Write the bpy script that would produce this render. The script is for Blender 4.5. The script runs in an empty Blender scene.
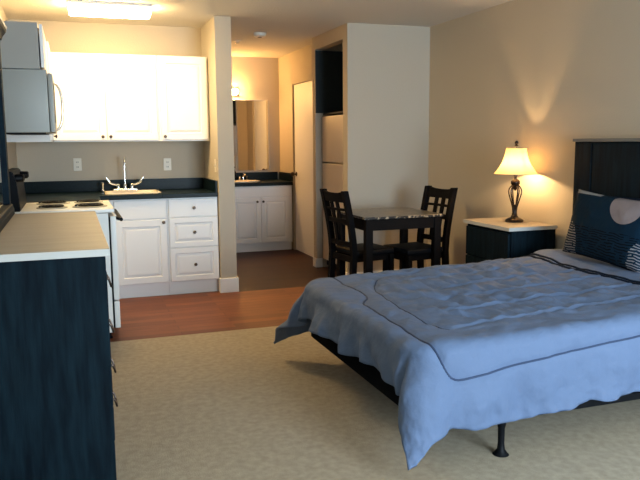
import bpy, bmesh, math, random
from mathutils import Vector, Matrix, noise
random.seed(5)
PI = math.pi
SC = bpy.context.scene
COL = SC.collection

# ------------------------------------------------------------------ camera
yw, pt, rl = math.radians(19.285), math.radians(7.937), math.radians(-0.457)
fw = Vector((math.sin(yw)*math.cos(pt), math.cos(yw)*math.cos(pt), -math.sin(pt)))
rt = Vector((math.cos(yw), -math.sin(yw), 0)); up = rt.cross(fw)
rt, up = rt*math.cos(rl)+up*math.sin(rl), up*math.cos(rl)-rt*math.sin(rl)
cd = bpy.data.cameras.new('camera'); cam = bpy.data.objects.new('camera', cd); COL.objects.link(cam)
cd.sensor_width = 36; cd.lens = 707.7/640*36; cd.clip_start = 0.05; cd.clip_end = 100
M = Matrix((( rt.x, up.x, -fw.x, 0), (rt.y, up.y, -fw.y, 0), (rt.z, up.z, -fw.z, 1.36), (0, 0, 0, 1)))
cam.matrix_world = M
SC.camera = cam

# ------------------------------------------------------------------ world, daylight, exposure
w = bpy.data.worlds.new('world'); SC.world = w; w.use_nodes = True
w.node_tree.nodes['Background'].inputs[0].default_value = (0.60, 0.78, 1.0, 1)
w.node_tree.nodes['Background'].inputs[1].default_value = 1.0

def area(name, loc, rot, sx, sy, power, color, spread=PI):
    l = bpy.data.lights.new(name, 'AREA'); l.shape = 'RECTANGLE'; l.size = sx; l.size_y = sy
    l.energy = power; l.color = color; l.spread = spread
    o = bpy.data.objects.new(name, l); o.location = loc; o.rotation_euler = rot; COL.objects.link(o)
    return o
# daylight falling through the window in the wall behind the camera
area('daylight', (2.35, -1.22, 1.25), (math.radians(90), 0, 0), 1.7, 1.8, 265, (0.68, 0.85, 1.0))

vs = SC.view_settings
SC.display_settings.display_device = 'sRGB'
vs.view_transform = 'Standard'; vs.look = 'None'; vs.gamma = 1; vs.use_curve_mapping = False
vs.exposure = 0.13

# ------------------------------------------------------------------ materials
def mat(name, color, rough=0.6, metal=0.0, bump=0.0, bscale=50, var=0.0, vscale=4, spec=0.5, coat=0, stretch=None, color2=None, detail=4):
    m = bpy.data.materials.new(name); m.use_nodes = True
    nt = m.node_tree; b = nt.nodes['Principled BSDF']
    b.inputs['Base Color'].default_value = (*color, 1); b.inputs['Roughness'].default_value = rough
    b.inputs['Metallic'].default_value = metal; b.inputs['Specular IOR Level'].default_value = spec
    b.inputs['Coat Weight'].default_value = coat
    tc = nt.nodes.new('ShaderNodeTexCoord'); mp = nt.nodes.new('ShaderNodeMapping')
    nt.links.new(tc.outputs['Object'], mp.inputs[0])
    if stretch: mp.inputs['Scale'].default_value = stretch
    if var or color2:
        n = nt.nodes.new('ShaderNodeTexNoise'); n.inputs['Scale'].default_value = vscale; n.inputs['Detail'].default_value = detail
        nt.links.new(mp.outputs[0], n.inputs[0])
        r = nt.nodes.new('ShaderNodeValToRGB'); r.color_ramp.elements[0].position = 0.3; r.color_ramp.elements[1].position = 0.7
        c2 = color2 or tuple(min(1, c*(1+var)) for c in color)
        c1 = color if color2 else tuple(c*(1-var) for c in color)
        r.color_ramp.elements[0].color = (*c1, 1); r.color_ramp.elements[1].color = (*c2, 1)
        nt.links.new(n.outputs[0], r.inputs[0]); nt.links.new(r.outputs[0], b.inputs['Base Color'])
    if bump:
        n = nt.nodes.new('ShaderNodeTexNoise'); n.inputs['Scale'].default_value = bscale; n.inputs['Detail'].default_value = 3
        nt.links.new(mp.outputs[0], n.inputs[0])
        bp = nt.nodes.new('ShaderNodeBump'); bp.inputs['Strength'].default_value = bump; bp.inputs['Distance'].default_value = 0.01
        nt.links.new(n.outputs[0], bp.inputs['Height']); nt.links.new(bp.outputs[0], b.inputs['Normal'])
    return m

def emit(name, color, strength):
    m = bpy.data.materials.new(name); m.use_nodes = True; b = m.node_tree.nodes['Principled BSDF']
    b.inputs['Base Color'].default_value = (*color, 1)
    b.inputs['Emission Color'].default_value = (*color, 1); b.inputs['Emission Strength'].default_value = strength
    return m

def wood_floor(name, ca, cb, cm):
    m = bpy.data.materials.new(name); m.use_nodes = True; nt = m.node_tree; b = nt.nodes['Principled BSDF']
    b.inputs['Roughness'].default_value = 0.5; b.inputs['Specular IOR Level'].default_value = 0.22
    tc = nt.nodes.new('ShaderNodeTexCoord'); br = nt.nodes.new('ShaderNodeTexBrick')
    nt.links.new(tc.outputs['Object'], br.inputs[0])
    br.inputs['Color1'].default_value = (*ca, 1); br.inputs['Color2'].default_value = (*cb, 1)
    br.inputs['Mortar'].default_value = (*cm, 1); br.inputs['Scale'].default_value = 1
    br.inputs['Mortar Size'].default_value = 0.002; br.inputs['Brick Width'].default_value = 1.1; br.inputs['Row Height'].default_value = 0.095
    br.offset = 0.37
    mp = nt.nodes.new('ShaderNodeMapping'); mp.inputs['Scale'].default_value = (2, 40, 1); nt.links.new(tc.outputs['Object'], mp.inputs[0])
    n = nt.nodes.new('ShaderNodeTexNoise'); n.inputs['Scale'].default_value = 2; n.inputs['Detail'].default_value = 6; nt.links.new(mp.outputs[0], n.inputs[0])
    mx = nt.nodes.new('ShaderNodeMix'); mx.data_type = 'RGBA'; mx.blend_type = 'MULTIPLY'; mx.inputs['Factor'].default_value = 0.75
    r = nt.nodes.new('ShaderNodeValToRGB'); r.color_ramp.elements[0].color = (0.55, 0.5, 0.5, 1); r.color_ramp.elements[1].color = (1.25, 1.2, 1.2, 1)
    r.color_ramp.elements[0].position = 0.3; r.color_ramp.elements[1].position = 0.7
    nt.links.new(n.outputs[0], r.inputs[0]); nt.links.new(br.outputs[0], mx.inputs[6]); nt.links.new(r.outputs[0], mx.inputs[7])
    nt.links.new(mx.outputs[2], b.inputs['Base Color'])
    return m

def pillow_mat():
    # navy cloth printed with a grey disc and two discs of thin white stripes (object coordinates: x across, z up)
    m = bpy.data.materials.new('printed pillow cloth'); m.use_nodes = True; nt = m.node_tree; b = nt.nodes['Principled BSDF']
    b.inputs['Roughness'].default_value = 0.85
    N, L = nt.nodes.new, nt.links.new
    tc = N('ShaderNodeTexCoord'); sp = N('ShaderNodeSeparateXYZ'); L(tc.outputs['Object'], sp.inputs[0])
    def math_(op, a, b_, clamp=False):
        n = N('ShaderNodeMath'); n.operation = op; n.use_clamp = clamp
        for i, v in enumerate((a, b_)):
            if isinstance(v, (int, float)): n.inputs[i].default_value = v
            elif v is not None: L(v, n.inputs[i])
        return n.outputs[0]
    X, Z = sp.outputs[0], sp.outputs[2]
    def disc(cx, cz, r):
        dx = math_('SUBTRACT', X, cx); dz = math_('SUBTRACT', Z, cz)
        d = math_('SQRT', math_('ADD', math_('MULTIPLY', dx, dx), math_('MULTIPLY', dz, dz)), 0)
        return math_('LESS_THAN', d, r)
    nz = N('ShaderNodeTexNoise'); nz.inputs['Scale'].default_value = 9; L(tc.outputs['Object'], nz.inputs[0])
    zz = math_('ADD', Z, math_('MULTIPLY', nz.outputs[0], 0.04))
    st = math_('GREATER_THAN', math_('SINE', math_('MULTIPLY', zz, 400), 0), 0.25)
    n2 = N('ShaderNodeTexNoise'); n2.inputs['Scale'].default_value = 30; L(tc.outputs['Object'], n2.inputs[0])
    st = math_('MULTIPLY', st, math_('GREATER_THAN', n2.outputs[0], 0.42))
    b.inputs['Specular IOR Level'].default_value = 0.08
    base = (0.0035, 0.017, 0.036, 1)
    def mix(fac, a, b_):
        x = N('ShaderNodeMix'); x.data_type = 'RGBA'; L(fac, x.inputs[0])
        for i, v in ((6, a), (7, b_)):
            if isinstance(v, tuple): x.inputs[i].default_value = v
            else: L(v, x.inputs[i])
        return x.outputs[2]
    c = mix(math_('MULTIPLY', st, math_('LESS_THAN', Z, 0.20)), base, (0.0015, 0.004, 0.008, 1))
    strp = math_('MULTIPLY', st, math_('MAXIMUM', disc(-0.33, 0.075, 0.145), disc(0.40, 0.06, 0.15)))
    c = mix(strp, c, (0.20, 0.20, 0.22, 1))
    c = mix(disc(0.155, 0.385, 0.13), c, (0.23, 0.20, 0.215, 1))
    c = mix(math_('MULTIPLY', math_('LESS_THAN', X, -0.10), math_('GREATER_THAN', Z, 0.395)), c, (0.26, 0.27, 0.28, 1))
    L(c, b.inputs['Base Color'])
    n = N('ShaderNodeTexNoise'); n.inputs['Scale'].default_value = 14; L(tc.outputs['Object'], n.inputs[0])
    bp = N('ShaderNodeBump'); bp.inputs['Strength'].default_value = 0.5; bp.inputs['Distance'].default_value = 0.02
    L(n.outputs[0], bp.inputs['Height']); L(bp.outputs[0], b.inputs['Normal'])
    return m

def shade_mat():
    m = bpy.data.materials.new('cream lamp shade cloth'); m.use_nodes = True; nt = m.node_tree
    for n in list(nt.nodes): nt.nodes.remove(n)
    o = nt.nodes.new('ShaderNodeOutputMaterial'); a = nt.nodes.new('ShaderNodeBsdfTranslucent'); d = nt.nodes.new('ShaderNodeBsdfDiffuse')
    a.inputs[0].default_value = (0.36, 0.265, 0.12, 1); d.inputs[0].default_value = (0.62, 0.54, 0.38, 1)
    x = nt.nodes.new('ShaderNodeMixShader'); x.inputs[0].default_value = 0.55
    nt.links.new(a.outputs[0], x.inputs[2]); nt.links.new(d.outputs[0], x.inputs[1]); nt.links.new(x.outputs[0], o.inputs[0])
    return m

m_wall = mat('beige wall paint', (0.47, 0.415, 0.33), 0.85, bump=0.12, bscale=90)
m_ceil = mat('textured ceiling paint', (0.60, 0.56, 0.49), 0.9, bump=0.5, bscale=60)
m_trim = mat('white trim paint', (0.84, 0.84, 0.82), 0.45)
m_carpet = mat('beige carpet', (0.37, 0.315, 0.235), 0.98, bump=0.8, bscale=260, color2=(0.47, 0.405, 0.305), vscale=30, detail=10, spec=0.1)
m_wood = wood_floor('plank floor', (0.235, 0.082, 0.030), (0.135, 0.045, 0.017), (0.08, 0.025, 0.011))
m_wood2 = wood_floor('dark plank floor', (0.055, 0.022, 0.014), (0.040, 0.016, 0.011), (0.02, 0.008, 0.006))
m_cab = mat('white cabinet paint', (0.82, 0.82, 0.81), 0.4)
m_knob = mat('bronze knob metal', (0.07, 0.05, 0.04), 0.35, 0.9)
m_counter = mat('dark speckled laminate', (0.0015, 0.006, 0.008), 0.35, color2=(0.005, 0.013, 0.015), vscale=60, spec=0.12)
m_navy = mat('dark stained wood', (0.0015, 0.005, 0.009), 0.6, color2=(0.005, 0.015, 0.023), vscale=5, stretch=(8, 8, 0.9), bump=0.08, bscale=20, spec=0.07)
m_navy_end = m_navy
m_lam = mat('pale laminate', (0.27, 0.24, 0.20), 0.5, spec=0.3, color2=(0.31, 0.275, 0.23), vscale=3, stretch=(1, 6, 6))
m_lamedge = mat('pale laminate edge', (0.50, 0.50, 0.48), 0.4)
m_steel = mat('brushed grey steel', (0.33, 0.335, 0.31), 0.5, 0.15)
m_handle = mat('satin steel', (0.72, 0.70, 0.66), 0.25, 0.8)
m_chrome = mat('chrome', (0.82, 0.82, 0.82), 0.12, 1.0)
m_endshade = mat('shaded white cabinet end', (0.33, 0.32, 0.29), 0.6)  # white cabinet side with its shade put into the colour as grey
m_cap = mat('grey edge laminate', (0.16, 0.155, 0.145), 0.5, spec=0.2)
m_enamel = mat('white enamel', (0.80, 0.80, 0.77), 0.3)
m_black = mat('black plastic', (0.002, 0.003, 0.005), 0.45, spec=0.12)
m_blackmetal = mat('black metal', (0.003, 0.004, 0.006), 0.5, 0, spec=0.12)
m_coil = mat('burner coil', (0.005, 0.005, 0.005), 0.5, spec=0.2)
m_sink = mat('cream enamel', (0.72, 0.64, 0.52), 0.3)
m_fridge = mat('almond enamel', (0.66, 0.58, 0.48), 0.4, bump=0.05, bscale=300)
m_espresso = mat('espresso stained wood', (0.0018, 0.0018, 0.0025), 0.6, spec=0.08, color2=(0.004, 0.003, 0.003), vscale=8, stretch=(6, 6, 1))
m_seat = mat('black leatherette', (0.002, 0.003, 0.005), 0.55, spec=0.12)
m_marble = mat('speckled stone laminate', (0.05, 0.042, 0.032), 0.3, color2=(0.20, 0.17, 0.125), vscale=40, detail=9)
m_marbledge = mat('chipped stone edge', (0.008, 0.007, 0.006), 0.35, color2=(0.34, 0.28, 0.20), vscale=45, detail=3)
m_marbledge.node_tree.nodes['Color Ramp'].color_ramp.elements[0].position = 0.50
m_marbledge.node_tree.nodes['Color Ramp'].color_ramp.elements[1].position = 0.62
m_cloth = mat('powder blue comforter cloth', (0.105, 0.155, 0.265), 0.75, bump=0.5, bscale=25, spec=0.3, var=0.04, vscale=3)
m_seam = mat('slate blue piping', (0.025, 0.045, 0.10), 0.8)
m_navycloth = mat('navy cloth', (0.004, 0.012, 0.03), 0.9, spec=0.1, bump=0.3, bscale=30)
m_boxcloth = mat('dark box spring cloth', (0.002, 0.003, 0.005), 0.95, spec=0.05)
m_sheet = mat('grey blue sheet', (0.25, 0.30, 0.38), 0.85)
m_pillow = pillow_mat()
m_shade = shade_mat()
m_bronze = mat('dark antique bronze', (0.03, 0.02, 0.016), 0.25, 0.8)
m_mirror = mat('mirror glass', (0.88, 0.88, 0.88), 0.02, 1.0)
m_plate = mat('ivory plastic', (0.72, 0.67, 0.56), 0.4)
m_dark = mat('dark niche lining', (0.012, 0.022, 0.026), 0.7)  # one very dark colour for the shelf board and lining above the fridge
m_tube = emit('lit diffuser', (1.0, 0.69, 0.31), 64.0)
m_bulb = emit('lit bulb', (1.0, 0.54, 0.17), 230.0)
m_glass = mat('window glass', (1, 1, 1), 0.0); m_glass.node_tree.nodes['Principled BSDF'].inputs['Transmission Weight'].default_value = 1.0
m_glass.node_tree.nodes['Principled BSDF'].inputs['IOR'].default_value = 1.02

# ------------------------------------------------------------------ mesh helpers
def B(): return bmesh.new()
def box(bm, x0, x1, y0, y1, z0, z1, bev=0.0, seg=2, mi=0):
    r = bmesh.ops.create_cube(bm, size=1)['verts']
    for v in r:
        v.co = Vector((x0+(v.co.x+.5)*(x1-x0), y0+(v.co.y+.5)*(y1-y0), z0+(v.co.z+.5)*(z1-z0)))
    fs = {f for v in r for f in v.link_faces}
    for f in fs: f.material_index = mi
    if bev:
        es = list({e for v in r for e in v.link_edges})
        o = bmesh.ops.bevel(bm, geom=es, offset=bev, segments=seg, affect='EDGES', profile=0.6)
        for f in o['faces']: f.material_index = mi
    return bm
def loops(bm, rings, cap0=True, cap1=True, closed=True, mi=0, wrap=False):
    vr = [[bm.verts.new(p) for p in ring] for ring in rings]
    n = len(vr[0]); pairs = list(zip(vr, vr[1:]))
    if wrap: pairs.append((vr[-1], vr[0]))
    for a, b in pairs:
        for i in range(n if closed else n-1):
            j = (i+1) % n
            try: bm.faces.new((a[i], a[j], b[j], b[i])).material_index = mi
            except ValueError: pass
    if cap0 and not wrap: bm.faces.new(list(reversed(vr[0]))).material_index = mi
    if cap1 and not wrap: bm.faces.new(vr[-1]).material_index = mi
    return bm
def lathe(bm, prof, c=(0, 0, 0), n=28, axis='z', caps=True):
    rings = []
    for r, z in prof:
        ring = []
        for k in range(n):
            a = 2*PI*k/n; x, y = r*math.cos(a), r*math.sin(a)
            p = {'z': (x, y, z), 'y': (x, z, -y), 'x': (z, x, y)}[axis]
            ring.append(Vector(p)+Vector(c))
        rings.append(ring)
    return loops(bm, rings, caps, caps)
def tube(bm, pts, r, n=10, caps=True):
    pts = [Vector(p) for p in pts]; rings = []; prev = None
    for i, p in enumerate(pts):
        t = (pts[min(i+1, len(pts)-1)]-pts[max(i-1, 0)]).normalized()
        if prev is None:
            u = t.cross(Vector((0, 0, 1)) if abs(t.z) < .9 else Vector((1, 0, 0))).normalized()
        else: u = (prev-t*prev.dot(t)).normalized()
        prev = u; v = t.cross(u); rr = r[i] if isinstance(r, (list, tuple)) else r
        rings.append([p+(u*math.cos(2*PI*k/n)+v*math.sin(2*PI*k/n))*rr for k in range(n)])
    return loops(bm, rings, caps, caps)
def smooth_path(pts, sub=6):
    pts = [Vector(p) for p in pts]; out = []
    for i in range(len(pts)-1):
        p0, p1, p2, p3 = pts[max(i-1, 0)], pts[i], pts[i+1], pts[min(i+2, len(pts)-1)]
        for k in range(sub):
            t = k/sub
            out.append(0.5*((2*p1)+(-p0+p2)*t+(2*p0-5*p1+4*p2-p3)*t*t+(-p0+3*p1-3*p2+p3)*t*t*t))
    out.append(pts[-1]); return out
def panel(bm, x0, x1, z0, z1, y, t=0.02, frame=0.055, raised=True):
    """cabinet front in the plane y, facing -Y, with a routed raised panel"""
    prof = [(0, t), (0, 0.003), (0.003, 0)]
    if raised: prof += [(frame, 0), (frame+.007, .008), (frame+.012, .008), (frame+.032, .001)]
    rings = [[Vector((x0+i, y+d, z0+i)), Vector((x1-i, y+d, z0+i)), Vector((x1-i, y+d, z1-i)), Vector((x0+i, y+d, z1-i))] for i, d in prof]
    return loops(bm, rings)
def obj(name, bm, m, parent=None, smooth=False, local=False, base=True):
    bmesh.ops.recalc_face_normals(bm, faces=bm.faces)
    o_loc = Vector((0, 0, 0))
    if parent is not None and not local: o_loc = -wloc(parent)
    if parent is None and base:
        xs = [v.co.x for v in bm.verts]; ys = [v.co.y for v in bm.verts]; zs = [v.co.z for v in bm.verts]
        c = Vector(((min(xs)+max(xs))/2, (min(ys)+max(ys))/2, min(zs))); o_loc = -c
    for v in bm.verts: v.co += o_loc
    me = bpy.data.meshes.new(name); bm.to_mesh(me); bm.free()
    for mm in (m if isinstance(m, (list, tuple)) else [m]): me.materials.append(mm)
    o = bpy.data.objects.new(name, me); COL.objects.link(o)
    if parent is not None: o.parent = parent
    elif base: o.location = -o_loc
    if smooth:
        for p in me.polygons: p.use_smooth = True
        if smooth != 'all':
            me.set_sharp_from_angle(angle=math.radians(38))
    return o
def wloc(o):
    v = Vector((0, 0, 0))
    while o is not None: v += o.location; o = o.parent
    return v
def thing(name, label, cat, loc=(0, 0, 0), rotz=0, group=None):
    o = bpy.data.objects.new(name, None); COL.objects.link(o); o.location = loc; o.rotation_euler = (0, 0, rotz)
    o.empty_display_size = 0.1
    return tag(o, label, cat, group)
def tag(o, label, cat, group=None):
    o['label'] = label; o['category'] = cat
    if group: o['group'] = group
    return o
def struct(name, bm, m, smooth=False):
    o = obj(name, bm, m, None, smooth, base=False); o['kind'] = 'structure'; return o
def sbox(name, m, *a, bev=0): return struct(name, box(B(), *a, bev=bev), m)
def turn_px(bm, X0):
    """turn fronts built facing -Y in the plane y=0 to face +X in the plane x=X0"""
    for v in bm.verts: v.co = Vector((X0-v.co.y, v.co.x, v.co.z))
    return bm
def turn_nx(bm, X0):
    for v in bm.verts: v.co = Vector((X0+v.co.y, -v.co.x, v.co.z))
    return bm

# ------------------------------------------------------------------ setting
H = 2.44
XL, XR, YR = -0.45, 3.33, -1.10
KB = 6.94      # kitchen back wall
BF = 6.264     # front of the fridge closet
HB = 9.10      # hall end wall
sbox('floor', m_carpet, XL-.1, XR+.1, YR-.1, 4.93, -0.06, 0.006)
sbox('floor.001', m_wood, XL-.1, XR+.1, 4.93, 6.25, -0.06, 0.0)
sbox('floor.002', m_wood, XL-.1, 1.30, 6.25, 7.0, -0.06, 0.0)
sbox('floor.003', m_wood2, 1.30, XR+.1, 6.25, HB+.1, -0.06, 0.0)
sbox('ceiling', m_ceil, XL-.1, XR+.1, YR-.1, HB+.1, H, H+.08)
sbox('wall_left', m_wall, XL-.1, XL, YR-.1, KB, 0, H)
sbox('wall_right', m_wall, XR, XR+.1, YR-.1, 7.28, 0, H)
sbox('wall_back', m_wall, XL-.1, 1.24, KB, KB+.1, 0, H)
sbox('wall_partition', m_wall, 1.24, 1.384, BF, HB, 0, H)
sbox('wall_hall_end', m_wall, 1.24, 2.73, HB, HB+.1, 0, H)
# hall side wall with an opening for the door
bm = B(); box(bm, 2.63, 2.73, 7.28, 7.70, 0, H); box(bm, 2.63, 2.73, 8.47, HB, 0, H); box(bm, 2.63, 2.73, 7.70, 8.47, 2.05, H)
struct('wall_hall_side', bm, m_wall)
# fridge closet
bm = B(); box(bm, 2.476, XR, BF, 6.385, 0, H); struct('wall_closet_front', bm, m_wall)
bm = B(); box(bm, 2.476, XR, 7.19, 7.28, 0, H); struct('wall_closet_rear', bm, m_wall)
bm = B(); box(bm, 2.476, 2.57, 6.385, 7.19, 2.31, H); struct('wall_closet_header', bm, m_wall)
# rear wall with the big window behind the camera
wx0, wx1, wz0, wz1 = 1.4, 3.2, 0.30, 2.2
bm = B(); box(bm, XL, wx0, YR-.1, YR, 0, H); box(bm, wx1, XR, YR-.1, YR, 0, H); box(bm, wx0, wx1, YR-.1, YR, wz1, H); box(bm, wx0, wx1, YR-.1, YR, 0, wz0)
struct('wall_rear', bm, m_wall)
bm = B()
for a in (wx0, (wx0+wx1)/2-.025, wx1-.05): box(bm, a, a+.05, YR-.09, YR-.02, wz0, wz1)
for z in (wz0, wz1-.05): box(bm, wx0+.05, (wx0+wx1)/2-.025, YR-.085, YR-.025, z, z+.05); box(bm, (wx0+wx1)/2+.025, wx1-.05, YR-.085, YR-.025, z, z+.05)
struct('window_1', bm, m_trim)
# baseboards
def bb(name, x0, x1, y0, y1):
    bm = B(); box(bm, x0, x1, y0, y1, 0.0, 0.10, bev=0.005); struct(name, bm, m_trim)
t = 0.014
bm = B(); box(bm, 1.24-t, 1.384+t, BF-t, BF, 0, .132, .004); box(bm, 1.384, 1.384+t, BF, 8.5, 0, .132, .004); box(bm, 1.24-t, 1.24, BF, BF+.05, 0, .132, .004)
struct('baseboard_partition', bm, m_trim)
bm = B(); box(bm, 2.476-t, XR-t, BF-t, BF, 0, .10, .004); box(bm, 2.476-t, 2.476, BF, 6.385, 0, .10, .004)
struct('baseboard_closet_front', bm, m_trim)
bm = B(); box(bm, 2.476-t, 2.476, 7.19-t, 7.28, 0, .10, .004); box(bm, 2.476, 2.54, 7.19-t, 7.19, 0, .10, .004)
struct('baseboard_closet_rear', bm, m_trim)
bb('baseboard_right', XR-t, XR, YR, BF-t)
bb('baseboard_hall', 2.63-t, 2.63, 7.28, 7.64)
# hall door
bm = B(); box(bm, 2.638, 2.676, 7.705, 8.465, 0.008, 2.045, .003)
d = struct('door_1', bm, m_trim)
bm = B(); lathe(bm, [(0.001, -.075), (.020, -.072), (.027, -.055), (.022, -.038), (.010, -.030), (.010, -.008), (.028, -.006), (.028, 0.001)], (2.638, 8.40, 0.96), 20, 'x')
obj('door_knob', bm, m_knob, d, True)
bm = B()
box(bm, 2.618, 2.63, 7.64, 7.70, 0, 2.11, .003); box(bm, 2.618, 2.63, 8.47, 8.498, 0, 2.11, .003); box(bm, 2.618, 2.63, 7.70, 8.47, 2.05, 2.11, .003)
struct('trim_1', bm, m_wall)

# ------------------------------------------------------------------ cabinet pieces
def knob(parent, x, z, y, face='y', size=1.0):
    bm = B(); pr = [(.001, -.026), (.009, -.026), (.0145, -.021), (.0145, -.015), (.006, -.011), (.006, -.001), (.010, 0.0)]
    pr = [(r*size, d*size) for r, d in pr]
    lathe(bm, pr, (x, y, z), 16, 'y')
    if face == 'x': turn_px(bm, 0)
    return obj('knob', bm, m_knob, parent, True)

# upper cabinets on the back wall
UY = 6.62
def upper(x0, x1, doors, label):
    t_ = thing('wall_cabinet', label, 'cabinet', ((x0+x1)/2, (UY+KB)/2, 1.372), 0, 'white wall cabinets')
    bm = B(); box(bm, x0, x1, UY, KB-.002, 1.372, 2.134, .002); obj('cabinet_body', bm, m_cab, t_)
    for a, b, kx in doors:
        bm = B(); panel(bm, a, b, 1.385, 2.122, UY-.021); d_ = obj('door', bm, m_cab, t_)
        knob(d_, kx, 1.415, UY-.021)
    return t_
upper(-0.126, 0.778, [(-.112, .319, .285), (.324, .762, .352)], 'white two-door wall cabinet left of the single-door one, above the sink')
upper(0.780, 1.236, [(.796, 1.222, .826)], 'white single-door wall cabinet against the partition wall')
# upper cabinet on the left wall, between microwave and corner
t_ = thing('wall_cabinet', 'white wall cabinet in the corner beyond the microwave, seen almost edge-on', 'cabinet', (-.29, 6.2, 1.372), 0, 'white wall cabinets')
bm = B(); box(bm, XL+.002, -.130, 5.83, 6.596, 1.372, 2.134, .002); obj('cabinet_body', bm, m_cab, t_)
bm = B(); panel(bm, 5.845, 6.58, 1.385, 2.122, 0.0); turn_px(bm, -.109); d_ = obj('door', bm, m_cab, t_)
bm = B(); lathe(bm, [(.001, .026), (.009, .026), (.0145, .021), (.0145, .015), (.006, .011), (.006, 0)], (-.109, 5.90, 1.415), 14, 'x'); obj('knob', bm, m_knob, d_, True)
# cabinet above the microwave
t_ = thing('wall_cabinet', 'short grey-lit wall cabinet directly above the microwave', 'cabinet', (-.29, 5.43, 1.84), 0, 'white wall cabinets')
bm = B(); box(bm, XL+.002, -.155, 5.05, 5.825, 1.842, 2.134, .002); obj('cabinet_body', bm, m_cab, t_)
for a, b in ((5.055, 5.435), (5.44, 5.82)):
    bm = B(); panel(bm, a, b, 1.852, 2.125, 0.0); turn_px(bm, -.125); d_ = obj('door', bm, m_cab, t_)
for hz in (1.86, 2.08):
    bm = B(); box(bm, -.154, -.147, 5.052, 5.06, hz, hz+.02); obj('hinge', bm, m_knob, t_)
# microwave
bm = B(); box(bm, XL+.003, -.156, 5.044, 5.0495, 1.843, 2.133); obj('end_panel', bm, m_endshade, t_)  # thin sheet over the white cabinet side, carrying its painted grey shade
t_ = thing('microwave', 'grey over-the-range microwave with a bowed steel handle', 'microwave', (-.27, 5.44, 1.43))
bm = B(); box(bm, XL+.002, -.115, 5.05, 5.82, 1.432, 1.838, .006); obj('body', bm, m_steel, t_, True)
bm = B(); box(bm, -.112, -.080, 5.052, 5.66, 1.434, 1.815, .008); dm = obj('door', bm, m_steel, t_, True)
bm = B(); box(bm, -.112, -.082, 5.665, 5.818, 1.434, 1.815, .006); obj('control_panel', bm, m_black, t_, True)
bm = B(); box(bm, -.0799, -.078, 5.12, 5.54, 1.50, 1.76, .0); obj('door_window', bm, m_black, dm)
bm = B(); tube(bm, smooth_path([(-.082, 5.60, 1.455), (-.060, 5.60, 1.475), (-.040, 5.60, 1.53), (-.032, 5.60, 1.625), (-.040, 5.60, 1.72), (-.060, 5.60, 1.775), (-.082, 5.60, 1.795)], 5), .010, 10)
obj('handle', bm, m_handle, dm, True)
bm = B(); box(bm, -.40, -.14, 5.08, 5.79, 1.424, 1.434, .002); obj('vent_grille', bm, m_black, t_)

# base cabinets
KY = 6.33
def base_body(t_, x0, x1):
    bm = B(); box(bm, x0, x1, KY, KB-.002, .115, .872, .001); box(bm, x0, x1, KY+.022, KB-.01, 0, .115); obj('cabinet_body', bm, m_cab, t_)
t_ = thing('base_cabinet', 'white sink base cabinet with one routed door and a false drawer front', 'cabinet', (.56, 6.63, 0), 0, 'white base cabinets')
base_body(t_, 0.27, .780)
bm = B(); panel(bm, .335, .775, .70, .862, KY-.02, raised=False); obj('drawer_front', bm, m_cab, t_)
bm = B(); panel(bm, .335, .775, .125, .690, KY-.02); d_ = obj('door', bm, m_cab, t_); knob(d_, .748, .664, KY-.02)
t_ = thing('base_cabinet', 'white base cabinet with a stack of three drawers beside the partition', 'cabinet', (1.01, 6.63, 0), 0, 'white base cabinets')
base_body(t_, .782, 1.236)
for z0, z1, kz, rz in ((.705, .862, .783, False), (.432, .697, .565, True), (.125, .424, .272, True)):
    bm = B(); panel(bm, .796, 1.230, z0, z1, KY-.02, raised=rz, frame=.045); d_ = obj('drawer', bm, m_cab, t_); knob(d_, 1.018, kz, KY-.02)
t_ = thing('base_cabinet', 'white corner base cabinet hidden behind the range', 'cabinet', (-.1, 6.3, 0), 0, 'white base cabinets')
bm = B(); box(bm, XL+.002, .17, 5.88, 6.93, .115, .872, .001); box(bm, XL+.002, .12, 5.88, 6.93, 0, .115); obj('cabinet_body', bm, m_cab, t_)
bm = B(); panel(bm, 5.89, 6.29, .125, .862, 0.0); turn_px(bm, .191); obj('door', bm, m_cab, t_)
# counter
ct = thing('countertop', 'dark L-shaped laminate countertop with a low backsplash in the kitchen', 'countertop', (.4, 6.6, .876))
bm = B()
box(bm, .215, .290, KY-.035, KB-.002, .876, .914, .003)
box(bm, .745, 1.236, KY-.035, KB-.002, .876, .914, .004); box(bm, .290, .745, KY-.035, 6.45, .876, .914, .004); box(bm, .290, .745, 6.80, KB-.002, .876, .914, .004)
box(bm, XL+.002, .215, 5.87, KB-.002, .876, .914, .004)
obj('worktop', bm, m_counter, ct)
bm = B(); box(bm, XL+.022, 1.216, KB-.022, KB-.002, .914, 1.018, .003); obj('backsplash', bm, m_counter, ct)
bm = B(); box(bm, 1.217, 1.237, KY-.02, KB-.023, .914, 1.018, .003); obj('side_splash', bm, m_counter, ct)
bm = B(); box(bm, XL+.002, XL+.022, 5.87, KB-.023, .914, 1.018, .003); obj('side_splash', bm, m_counter, ct)
# kitchen sink
def rrect(cx, cy, hx, hy, r, z, n=5):
    out = []
    for q, (sx, sy) in enumerate(((1, 1), (-1, 1), (-1, -1), (1, -1))):
        for k in range(n+1):
            a = PI/2*q+PI/2*k/n
            out.append(Vector((cx+sx*(hx-r)+r*math.cos(a), cy+sy*(hy-r)+r*math.sin(a), z)))
    return out
bm = B(); cx, cy = .518, 6.625
loops(bm, [rrect(cx, cy, .240, .190, .05, .9145), rrect(cx, cy, .237, .187, .05, .922), rrect(cx, cy, .220, .165, .05, .922), rrect(cx, cy, .212, .155, .05, .90), rrect(cx, cy, .195, .135, .05, .76), rrect(cx, cy, .03, .03, .02, .755)], cap0=False)
tag(obj('kitchen_sink', bm, m_sink, None, True), 'cream drop-in sink set in the dark kitchen countertop', 'sink')
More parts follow.
